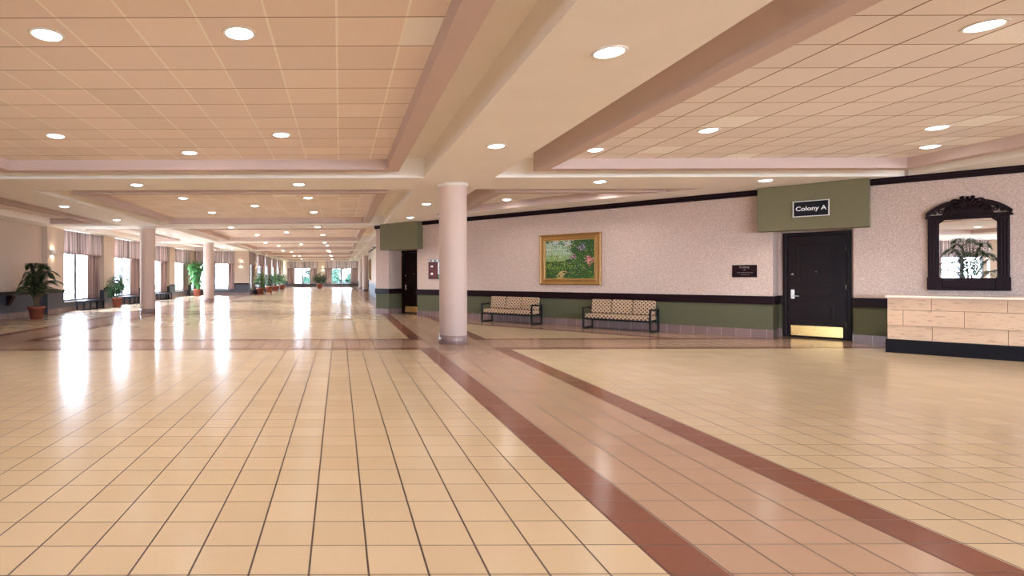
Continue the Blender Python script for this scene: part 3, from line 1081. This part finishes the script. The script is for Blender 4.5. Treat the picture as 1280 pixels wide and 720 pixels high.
    o.parent = root
painting()

def text_mesh(txt, size, mat, parent, name, loc, extrude=.004, bold=0.0):
    cu = bpy.data.curves.new(name, 'FONT')
    cu.body = txt
    cu.size = size
    cu.align_x, cu.align_y = 'CENTER', 'CENTER'
    cu.extrude = extrude
    cu.offset = bold
    tmp = bpy.data.objects.new(name, cu)
    COL.objects.link(tmp)
    bpy.context.view_layer.update()
    dg = bpy.context.evaluated_depsgraph_get()
    me = bpy.data.meshes.new_from_object(tmp.evaluated_get(dg))
    bpy.data.objects.remove(tmp)
    me.materials.clear()
    me.materials.append(mat)
    o = bpy.data.objects.new(name, me)
    COL.objects.link(o)
    o.parent = parent
    o.location = loc
    o.rotation_euler = (PI / 2, 0, 0)
    return o

# room name sign on the header
sg = on_wall('room_sign', 'black room name sign in silver frame on the sage header above the door', 'sign', 13.66, 2.985, .352)
b = MB(); b.box(-.295, .295, -.022, -.001, -.16, .16); b.build('sign_face', M['signblack'], sg)
b = MB()
for q in ((-.315, .315, .16, .178), (-.315, .315, -.178, -.16), (-.315, -.295, -.16, .16), (.295, .315, -.16, .16)):
    b.box(q[0], q[1], -.034, -.001, q[2], q[3])
b.build('sign_frame', M['silver'], sg)
text_mesh('Colony A', .135, M['signwhite'], sg, 'lettering', (0, -.024, 0), .003, .0020)

# door plaque
pl = on_wall('door_plaque', 'small dark wall plaque with raised lettering beside the door under the sage header', 'plaque', 12.37, 1.60, .002)
b = MB(); b.box(-.25, .25, -.02, 0, -.15, .15); b.build('plaque_plate', M['rail'], pl, bevel=.006)
text_mesh('Colony', .07, M['greytext'], pl, 'lettering', (0, -.021, .095), .002, .001)
text_mesh('A', .055, M['greytext'], pl, 'lettering', (0, -.021, .035), .002, .001)
b = MB()
for k in range(9): b.box(-.14 + k * .035, -.14 + k * .035 + .018, -.0235, -.0205, -.045, -.03)
for k in range(5): b.box(-.07 + k * .035, -.07 + k * .035 + .016, -.0235, -.0205, -.095, -.083)
b.build('raised_dots', M['greytext'], pl)

# event board, half behind the column
eb = on_wall('event_board', 'wall-mounted maroon event board with white sheets half hidden by the column', 'notice board', 3.35, 1.76, .002)
b = MB(); b.box(-.64, .64, -.04, 0, -.36, .36); b.build('board_case', M['rail'], eb, bevel=.008)
b = MB(); b.box(-.62, -.22, -.046, -.0405, -.33, .24); b.build('maroon_panel', M['maroon'], eb)
b = MB(); b.box(-.20, .62, -.046, -.0405, -.20, .24); b.build('white_sheet', M['posterwhite'], eb)
b = MB(); b.box(-.62, .62, -.046, -.0405, .26, .345); b.build('header_strip', M['posterwhite'], eb)
b = MB()
for k in range(6): b.box(-.58 + k * .2, -.46 + k * .2, -.048, -.0462, .28, .325)
b.build('heading_marks', M['posterblue'], eb)
b = MB(); b.box(-.20, .62, -.046, -.0405, -.34, -.22); b.build('picture_strip', M['postergreen'], eb)
b = MB()
b.box(-.52, -.42, -.050, -.0462, .06, .12); b.box(-.52, -.42, -.050, -.0462, -.22, -.14)
for k in range(4): b.box(-.10, .5 - .08 * k, -.048, -.0462, .14 - k * .085, .165 - k * .085)
b.build('printed_marks', M['signwhite'], eb)

# mirror
def mirror():
    root = on_wall('wall_mirror', 'dark carved mirror with crested top hanging above the stone counter', 'mirror', 15.98, 1.19, .003)
    W = .535
    f = MB()
    # side pilasters with fluting, base block, top rail
    for s in (-1, 1):
        a, b = sorted((s * W, s * .375))
        f.box(a, b, -.06, 0, 0, 1.44)
        for k in range(3):
            c = s * (.42 + k * .042)
            f.box(c - .012, c + .012, -.072, -.06, .30, 1.36)
        a, b = sorted((s * (W + .012), s * .36))
        f.box(a, b, -.078, 0, 0, .26)
    f.box(-.375, .375, -.055, 0, 0, .245)
    f.box(-.34, .34, -.068, -.055, .05, .20)
    f.box(-.375, .375, -.055, 0, 1.40, 1.44)
    f.build('mirror_frame', M['rail'], root, bevel=.006)
    c = MB()
    c.box(-W - .04, W + .04, -.10, 0, 1.44, 1.475); c.box(-W - .02, W + .02, -.085, 0, 1.475, 1.50)
    c.build('cornice', M['rail'], root, bevel=.006)
    # pierced crest: curved moulding, scrolls and a central shell
    k = MB()
    n = 14
    for s in (-1, 1):
        up, lo = [], []
        for i in range(n + 1):
            t = i / n
            x = s * (.565 - .385 * t)
            z = 1.50 + .225 * math.sin(t * PI / 2) ** .9
            up.append((x, z + .045)); lo.append((x, z - .035 * (t > .05)))
        k.prism(up + lo[::-1], -.085, -.005)
        k.prism([(s * .10, 1.50), (s * .34, 1.50), (s * .30, 1.64), (s * .20, 1.72), (s * .10, 1.72)], -.03, -.006)
        # scroll at the inner end
        pts = [(s * (.165 + .055 * math.cos(a) * (1 - a / 14)), -.045, 1.745 + .055 * math.sin(a) * (1 - a / 14)) for a in [q * .45 for q in range(18)]]
        k.tube(pts, .017, 8)
        # leaf scrolls in the spandrel
        for (cx, cz, rr) in ((.26, 1.585, .05), (.36, 1.57, .038), (.44, 1.545, .028)):
            pts = [(s * (cx + rr * math.cos(a) * (1 - a / 12)), -.045, cz + rr * math.sin(a) * (1 - a / 12)) for a in [q * .5 for q in range(15)]]
            k.tube(pts, .013, 7)
        k.tube([(s * .52, -.045, 1.515), (s * .44, -.045, 1.60), (s * .34, -.045, 1.655), (s * .22, -.045, 1.68), (s * .15, -.045, 1.60)], [.012, .016, .018, .016, .010], 7)
    k.prism([(-.15, 1.50), (.15, 1.50), (.125, 1.62), (.16, 1.74), (.11, 1.80), (-.11, 1.80), (-.16, 1.74), (-.125, 1.62)], -.06, -.005)
    k.build('crest', M['rail'], root)
    sh = MB()
    for i in range(7):
        a = PI / 2 + (i - 3) * .36
        p0 = (0, -.07, 1.60)
        L = .24 if i % 2 else .265
        p1 = (L * .55 * math.cos(a), -.085, 1.60 + L * .6 * math.sin(a))
        p2 = (L * .80 * math.cos(a), -.07, 1.60 + L * math.sin(a))
        sh.tube([p0, p1, p2], [.014, .032, .030], 9)
    sh.build('shell_ornament', M['rail'], root)
    g = MB()
    x, z0, z1, ch = .3745, .2455, 1.399, .05
    g.prism([(-x, z0), (x, z0), (x, z1 - ch), (x - ch, z1), (-x + ch, z1), (-x, z1 - ch)], -.030, -.012)
    g.build('mirror_glass', M['mirror'], root)
    cb = MB()
    for s in (-1, 1): cb.prism([(s * .376, 1.401), (s * .376, 1.33), (s * .30, 1.401)], -.05, -.005)
    cb.build('corner_block', M['rail'], root)
mirror()

# stone counter
def counter():
    ROOT_S = (Vector((10.58, 10.78, 0)) - WO).dot(wa)
    FD = 1.38                                                     # front face, out from the wall
    L = 5.2
    root = thing('reception_counter', 'stone clad counter with black plinth standing under the carved mirror', 'counter', wpt(ROOT_S, -FD, 0), WALL_A)
    D = .85
    b = MB(); b.box(0, L, 0, D, 0, .255); b.build('plinth', M['kick'], root, bevel=.004)
    b = MB(); b.box(.06, L - .06, .08, D - .02, .255, 1.058); b.build('core', M['kick'], root)
    rows = ((.257, .527, .045, [.62, 1.53, 2.45, 3.4, 4.3]), (.530, .826, .015, [.24, 1.02, 1.95, 2.9, 3.85, 4.6]), (.829, 1.057, .045, [.61, 1.52, 2.5, 3.3, 4.2]))
    for z0, z1, y, seams in rows:
        e = [.025] + seams + [L - .03]
        b = MB()
        for p, q in zip(e[:-1], e[1:]): b.box(p + .0025, q - .0025, y, y + .04, z0 + .002, z1)
        b.box(.025, .06, y + .04, D - .03, z0 + .002, z1)
        b.build('stone_course', M['stone'], root, bevel=.003)
    b = MB(); b.box(-.01, L, -.015, D, 1.059, 1.10); b.build('counter_top', M['slab'], root, bevel=.006)
counter()

# upholstered benches
def upholstered_bench(s, label):
    root = thing('upholstered_bench', label, 'bench', wpt(s, -.10, 0), WALL_A, 'upholstered benches along the slanting wall')
    W, D, r = .89, .66, .021
    def bar(mb, p, q):
        mb.box(min(p[0], q[0]) - r, max(p[0], q[0]) + r, min(p[1], q[1]) - r, max(p[1], q[1]) + r, min(p[2], q[2]) - r, max(p[2], q[2]) + r)
    for sx in (-1, 1):
        f = MB(); x = sx * (W - r)
        bar(f, (x, -D + r, r), (x, -D + r, .585)); bar(f, (x, -r - .01, r), (x, -r - .01, .585))
        bar(f, (x, -D + 3 * r, .585), (x, -3 * r - .01, .585)); bar(f, (x, -D + 3 * r, r), (x, -3 * r - .01, r))
        f.build('side_frame', M['black'], root, bevel=.004)
    f = MB(); bar(f, (-W + 3 * r, -D + .06, .285), (W - 3 * r, -D + .06, .285)); bar(f, (-W + 3 * r, -.09, .285), (W - 3 * r, -.09, .285))
    for k in range(5): f.box(-W + .12 + k * .37, -W + .16 + k * .37, -D + .082, -.112, .27, .30)
    f.build('seat_rail', M['black'], root, bevel=.004)
    f = MB(); bar(f, (-W + 3 * r, -.045, .46), (W - 3 * r, -.045, .46)); bar(f, (-W + 3 * r, -.045, .66), (W - 3 * r, -.045, .66))
    f.build('back_rail', M['black'], root, bevel=.004)
    cw = (2 * W - .11) / 3
    for k in range(3):
        x0 = -W + .055 + k * cw
        c = MB(); c.box(x0 + .003, x0 + cw - .003, -D + .015, -.075, .308, .43)
        c.build('seat_cushion', M['fabric'], root, bevel=.03)
        c = MB(); c.box(x0 + .004, x0 + cw - .004, -.075, .055, 0, .40)
        o = c.build('back_cushion', M['fabric'], root, bevel=.035)
        o.location = (0, -.155, .425); o.rotation_euler = (math.radians(-11), 0, 0)
upholstered_bench(6.32, 'patterned three-seat bench with black frame, on the column side of the painting')
upholstered_bench(9.62, 'patterned three-seat bench with black frame, between the painting and the door')

# ------------------------------------------------------------------ low dark benches under the windows
def low_bench():
    root = thing('low_bench', 'x', 'bench', group='low dark benches under the windows')
    b = MB(); b.box(-1.05, 1.05, -.46, -.04, .36, .44); b.build('bench_top', M['lowbench'], root, bevel=.015)
    for x in (-1.0, -.33, .33, 1.0):
        f = MB(); w = .025
        f.box(x - w, x + w, -.44, -.39, 0, .359); f.box(x - w, x + w, -.11, -.06, 0, .359); f.box(x - w, x + w, -.39, -.11, 0, .05)
        f.build('leg_frame', M['lowbench'], root)
    return root
LB = low_bench()
lbs = [(LW_LOC[0] + .00, 25.7, PI / 2, 'low dark bench under the window just beyond the palm'),
       (LW_LOC[0], 31.15, PI / 2, 'low dark bench under the window behind the small bushy plant'),
       (LW_LOC[0], 36.5, PI / 2, 'low dark bench under the window seen past the round column'),
       (HW_LOC[0], 49.3, PI / 2, 'low dark bench between the first and second potted bush of the narrowed hall'),
       (HW_LOC[0], 54.9, PI / 2, 'low dark bench between the second and third potted bush of the narrowed hall'),
       (HW_LOC[0], 60.8, PI / 2, 'low dark bench between the third and last potted bush of the narrowed hall'),
       (-4.6, 75.0, 0, 'low dark bench at the end wall behind the far bush'),
       (.5, 75.0, 0, 'low dark bench at the end wall under the window with green trees')]
for i, (x, y, rz, l) in enumerate(lbs):
    o = LB if i == 0 else copy_tree(LB)
    o.location = (x, y, 0); o.rotation_euler = (0, 0, rz); o['label'] = l

# console shelf on a corbel by the palm
cs = thing('console_shelf', 'dark wooden wall shelf on a bracket behind the palm', 'shelf', (LW_LOC[0] - RCS, 20.1, 0), PI / 2)
b = MB(); b.box(-2.2, 1.0, -.30, -.034, .90, .98); b.box(-2.2, 1.0, -.26, -.034, .85, .90); b.build('shelf_board', M['rail'], cs, bevel=.008)
b = MB()
pts = [(-.034, .85), (-.25, .85), (-.24, .76), (-.17, .66), (-.12, .56), (-.034, .46)]
n = len(pts)
va = [(-.20, p[0], p[1]) for p in pts]; vb = [(0.02, p[0], p[1]) for p in pts]
b.idx(va + vb, [tuple(range(n)), tuple(range(n, 2 * n))[::-1]] + [((i + 1) % n, i, n + i, n + (i + 1) % n) for i in range(n)])
b.build('corbel_bracket', M['rail'], cs, bevel=.006)

# sconces
def sconce():
    root = thing('wall_sconce', 'x', 'wall light', group='half-round wall sconces')
    s = MB(); s.lathe([(.118, -.11), (.125, -.11), (.125, .11), (.118, .11), (.118, -.11)], 20, a0=PI, a1=2 * PI, cap=False)
    s.build('sconce_shade', M['white'], root)
    p = MB(); p.box(-.125, .125, -.012, 0, -.11, .11); p.build('back_plate', M['white'], root)
    for z in (-.06, .06):
        l = MB()
        l.lathe([(0.001, z - .001), (.105, z - .001)], 16, a0=PI, a1=2 * PI, cap=False)
        l.build('lamp_lens', M['sconcelamp'], root)
    return root
SC = sconce()
scs = [(LW_LOC[0] + .003, 22.75, PI / 2, 'lit half-round sconce on the pier beside the palm'),
       (-7.98, 45.097, 0, 'lit half-round sconce on the pier facing the camera before the narrowed hall'),
       (HW_LOC[0] - .137, 49.8, PI / 2, 'lit sconce on the pier after the first window of the narrowed hall'),
       (-2.25, 74.997, 0, 'lit sconce on the middle pier of the end wall')]
for i, (x, y, rz, l) in enumerate(scs):
    o = SC if i == 0 else copy_tree(SC)
    o.location = (x, y, 2.5); o.rotation_euler = (0, 0, rz); o['label'] = l

# small frame far down the hall
hp = thing('hall_picture', 'tall red-brown framed picture on the white wall far down the hall', 'picture', (2.447, 43.7, 2.0), -PI / 2)
b = MB()
for q in ((-.62, .62, .70, .82), (-.62, .62, -.82, -.70), (-.62, -.50, -.70, .70), (.50, .62, -.70, .70)): b.box(q[0], q[1], -.13, 0, q[2], q[3])
b.build('picture_frame', M['gold'], hp)
b = MB(); b.box(-.50, .50, -.025, 0, -.70, .70); b.build('canvas', M['maroon'], hp)

# ------------------------------------------------------------------ plants
def pot_parts(root, r, h):
    p = MB(); p.lathe([(r * .68, 0), (r * .90, h * .84), (r * .99, h * .84), (r, h), (r * .90, h), (r * .86, h * .86), (0.0, h * .855)], 28)
    p.build('pot', M['terra'], root)
    s = MB(); s.lathe([(r * .865, h * .87), (r * .4, h * .90), (0.0, h * .91)], 20, cap=False)
    s.build('soil', M['soil'], root)

def leaf(mb, base, d, up, L, w, droop=.3):
    d = d.normalized()
    side = d.cross(up)
    if side.length < 1e-3: side = Vector((1, 0, 0))
    side.normalize()
    nrm = side.cross(d)
    P = []
    for t, k in ((0, .08), (.35, 1), (.7, .75), (1, .02)):
        c = base + d * (L * t) - Vector((0, 0, 1)) * (droop * L * t * t)
        P.append((c - side * (w * k / 2) + nrm * (w * k * .12), c - nrm * 0, c + side * (w * k / 2) + nrm * (w * k * .12)))
    vs = [p for tri in P for p in tri]
    fs = []
    for i in range(3):
        a = i * 3
        fs += [(a, a + 1, a + 4, a + 3), (a + 1, a + 2, a + 5, a + 4)]
    mb.idx(vs, fs, 0, True)

def palm(name, label, loc, pot_r, pot_h, H, spread, seed, n=16, cat='plant', wallside=1.0):
    r = random.Random(seed)
    root = thing(name, label, cat, loc)
    pot_parts(root, pot_r, pot_h)
    st = MB(); fo = MB()
    for k in range(n):
        a = 2 * PI * k / n + r.uniform(-.25, .25)
        t = (k % 4) / 3.0
        reach = spread * (.45 + .55 * t) * r.uniform(.85, 1.1)
        if math.cos(a) < -.2: reach *= wallside
        top = H * (1.0 - .38 * t) * r.uniform(.9, 1.0)
        base = Vector((r.uniform(-.06, .06), r.uniform(-.06, .06), pot_h * .88))
        end = Vector((math.cos(a) * reach, math.sin(a) * reach, pot_h + (top - pot_h) * (.72 - .25 * t)))
        ctl = Vector((math.cos(a) * reach * .30, math.sin(a) * reach * .30, pot_h + (top - pot_h) * 1.25))
        pts = []
        m = 15
        for i in range(m + 1):
            q = i / m
            pts.append(base * (1 - q) ** 2 + ctl * (2 * q * (1 - q)) + end * q * q)
        st.tube(pts, [.013 - .010 * i / m for i in range(m + 1)], 5)
        for i in range(4, m + 1):
            tg = (pts[i] - pts[i - 1]).normalized()
            sd = tg.cross(Vector((0, 0, 1))).normalized()
            for half in (0, .5):
                p = pts[i - 1].lerp(pts[i], half)
                f = (i + half) / m
                L = spread * .33 * math.sin(PI * min(1, .25 + .72 * f)) * r.uniform(.85, 1.1)
                for s in (-1, 1):
                    leaf(fo, p, sd * s + tg * .75 + Vector((0, 0, r.uniform(.0, .25))), Vector((0, 0, 1)), L, .052, .40)
    st.build('stem', M['stem'], root, fix=False)
    fo.build('foliage', M['palm'], root, fix=False)
    return root

def bush(name, label, loc, pot_r, pot_h, trunks, blobs, n, leaf_l, mat, seed, group=None, droop=.35, cat='plant'):
    """blobs: (x, y, z, rx, rz) ellipsoids the leaves fill"""
    r = random.Random(seed)
    root = thing(name, label, cat, loc, 0, group)
    pot_parts(root, pot_r, pot_h)
    st = MB(); fo = MB()
    for k in range(trunks):
        b = blobs[k % len(blobs)]
        a = r.uniform(0, 2 * PI)
        st.tube([(.05 * math.cos(a), .05 * math.sin(a), pot_h * .86), (b[0] * .4 + .04 * math.cos(a), b[1] * .4 + .04 * math.sin(a), pot_h + (b[2] - pot_h) * .5), (b[0], b[1], b[2] + b[4] * .3)], [.016, .013, .007], 6)
        for q in range(6):
            e = Vector((b[0], b[1], b[2])) + Vector((r.uniform(-1, 1) * b[3] * .7, r.uniform(-1, 1) * b[3] * .7, r.uniform(-.7, .8) * b[4]))
            st.tube([(b[0] * .7, b[1] * .7, pot_h + (b[2] - pot_h) * r.uniform(.6, 1.0)), tuple(e)], [.007, .003], 4)
    tot = sum(b[3] * b[3] * b[4] for b in blobs)
    for b in blobs:
        for k in range(int(n * b[3] * b[3] * b[4] / tot)):
            while True:
                d = Vector((r.uniform(-1, 1), r.uniform(-1, 1), r.uniform(-1, 1)))
                if d.length < 1 and d.length > .25: break
            p = Vector((b[0] + d.x * b[3], b[1] + d.y * b[3], b[2] + d.z * b[4]))
            dr = Vector((d.x + r.uniform(-.5, .5), d.y + r.uniform(-.5, .5), d.z * .3 + r.uniform(-.4, .4)))
            leaf(fo, p, dr, Vector((0, 0, 1)), leaf_l * r.uniform(.7, 1.2), leaf_l * .42, droop)
    st.build('stem', M['stem'], root, fix=False)
    fo.build('foliage', M[mat], root, fix=False)
    return root

palm('potted_palm', 'feathery palm in a terracotta pot beside the console shelf', (-10.80, 19.8, 0), .29, .46, 2.25, 1.25, 4, 30, wallside=.62)
bush('potted_bush', 'small bushy plant in a terracotta pot before the pier after the first window', (-11.05, 27.6, 0), .25, .47, 5,
     [(0, 0, 1.10, .42, .42), (.12, .1, 1.32, .36, .30), (-.15, -.1, .85, .34, .28)], 760, .19, 'ficus', 11)
bush('potted_fig_tree', 'tall bright green tree in a terracotta pot in the corner by the facing window', (-10.85, 42.3, 0), .30, .55, 4,
     [(0, 0, 2.32, .72, .36), (-.1, 0, 1.75, .46, .50), (.0, 0, 1.15, .42, .45), (.35, 0, 2.15, .50, .30)], 620, .30, 'bright', 5, droop=.7)
for k, (y, mat, sz, lab) in enumerate(((46.4, 'bright', .95, 'pale green bush in a terracotta pot at the start of the narrowed hall'),
                                       (52.2, 'ficus', .85, 'dark bush in a terracotta pot, second along the narrowed hall'),
                                       (57.6, 'bright', .95, 'green bush in a terracotta pot, third along the narrowed hall'),
                                       (64.0, 'bright', .95, 'green bush in a terracotta pot, last along the narrowed hall'))):
    bush('potted_bush', lab, (-6.60, y, 0), .36, .55, 5, [(0, 0, 1.25 * sz + .1, .55, .48), (.1, 0, .95, .42, .3), (-.1, .1, 1.45 * sz + .1, .42, .3)], 330, .24, mat, 20 + k, 'potted bushes in the narrowed hall')
bush('potted_bush', 'wide dark bush in a terracotta pot in front of the end wall', (-2.45, 68.0, 0), .38, .60, 6,
     [(0, 0, 1.45, .82, .45), (.35, 0, 1.25, .62, .40), (-.35, 0, 1.25, .62, .40)], 620, .26, 'ficus', 31)
palm('potted_palm', 'large palm behind the viewer, seen only in the mirror', (-2.5, -3.6, 0), .36, .60, 3.5, 1.6, 9, 28)

# ------------------------------------------------------------------ outside the end window
g = MB(); g.box(-40, 40, 75.8, 120, -.35, -.25); struct(g.build('ground', M['lawn']))
def garden_tree(x, y, h, cr, label, seed):
    r = random.Random(seed)
    root = thing('garden_tree', label, 'tree', (x, y, -.25), 0, 'garden trees outside the end windows')
    st = MB(); st.tube([(0, 0, 0), (.05, 0, h * .4), (0, .1, h * .75)], [.14, .11, .05], 8); st.build('trunk', M['stem'], root)
    fo = MB()
    for k in range(1500):
        while True:
            d = Vector((r.uniform(-1, 1), r.uniform(-1, 1), r.uniform(-1, 1)))
            if .35 < d.length < 1: break
        p = Vector((d.x * cr, d.y * cr, h * .55 + d.z * h * .48))
        leaf(fo, p, d + Vector((r.uniform(-.6, .6), r.uniform(-.6, .6), -.2)), Vector((0, 0, 1)), .42 * r.uniform(.6, 1.2), .24, .3)
    fo.build('foliage', M['out'], root, fix=False)
garden_tree(-.6, 85.0, 4.6, 1.3, 'leafy garden tree outside the end window, toward its middle pier', 41)
garden_tree(1.5, 88.0, 3.6, 1.7, 'leafy garden tree outside the end window, toward the columns', 42)
garden_tree(-4.9, 90.0, 2.6, 1.1, 'low garden shrub outside the end window behind the far bush', 43)

# ------------------------------------------------------------------ sky
w = bpy.data.worlds.new('overcast sky')
scene.world = w
w.use_nodes = True
bg = w.node_tree.nodes['Background']
wt = w.node_tree
wtc = N(wt, 'ShaderNodeTexCoord')
wsp = N(wt, 'ShaderNodeSeparateXYZ')
wt.links.new(wtc.outputs['Generated'], wsp.inputs[0])
wmr = N(wt, 'ShaderNodeMapRange')
wmr.inputs[1].default_value, wmr.inputs[2].default_value = -0.12, 0.03
wt.links.new(wsp.outputs[2], wmr.inputs[0])
wt.links.new(mix(wt, wmr.outputs[0], (0.24, 0.27, 0.30), (0.66, 0.79, 1.0)), bg.inputs[0])   # pale paving below, bright overcast above
bg.inputs[1].default_value = 36.0

# ------------------------------------------------------------------ camera
cam = bpy.data.cameras.new('camera')
cam.sensor_width = 36.0
cam.sensor_fit = 'HORIZONTAL'
cam.lens = 695.0 / 1280.0 * 36.0
cam.shift_x = (640 - 424.5) / 1280.0
cam.shift_y = -(360 - 345) / 1280.0
cam.clip_end = 300
co = bpy.data.objects.new('camera', cam)
COL.objects.link(co)
co.matrix_world = Matrix.Translation((0, 0, 1.51)) @ Matrix.Rotation(PI / 2, 4, 'X') @ Matrix.Rotation(-math.radians(.17), 4, 'Z')
scene.camera = co

# ------------------------------------------------------------------ colour and sampling
vs_ = scene.view_settings
vs_.view_transform = 'Standard'
vs_.look = 'None'
vs_.gamma = 1.0
vs_.use_curve_mapping = False
vs_.exposure = 1.1
cy = scene.cycles
cy.use_denoising = True
cy.max_bounces = 10
cy.diffuse_bounces = 6
cy.glossy_bounces = 4
cy.transparent_max_bounces = 8
cy.sample_clamp_indirect = 8.0
cy.caustics_reflective = False
cy.caustics_refractive = False
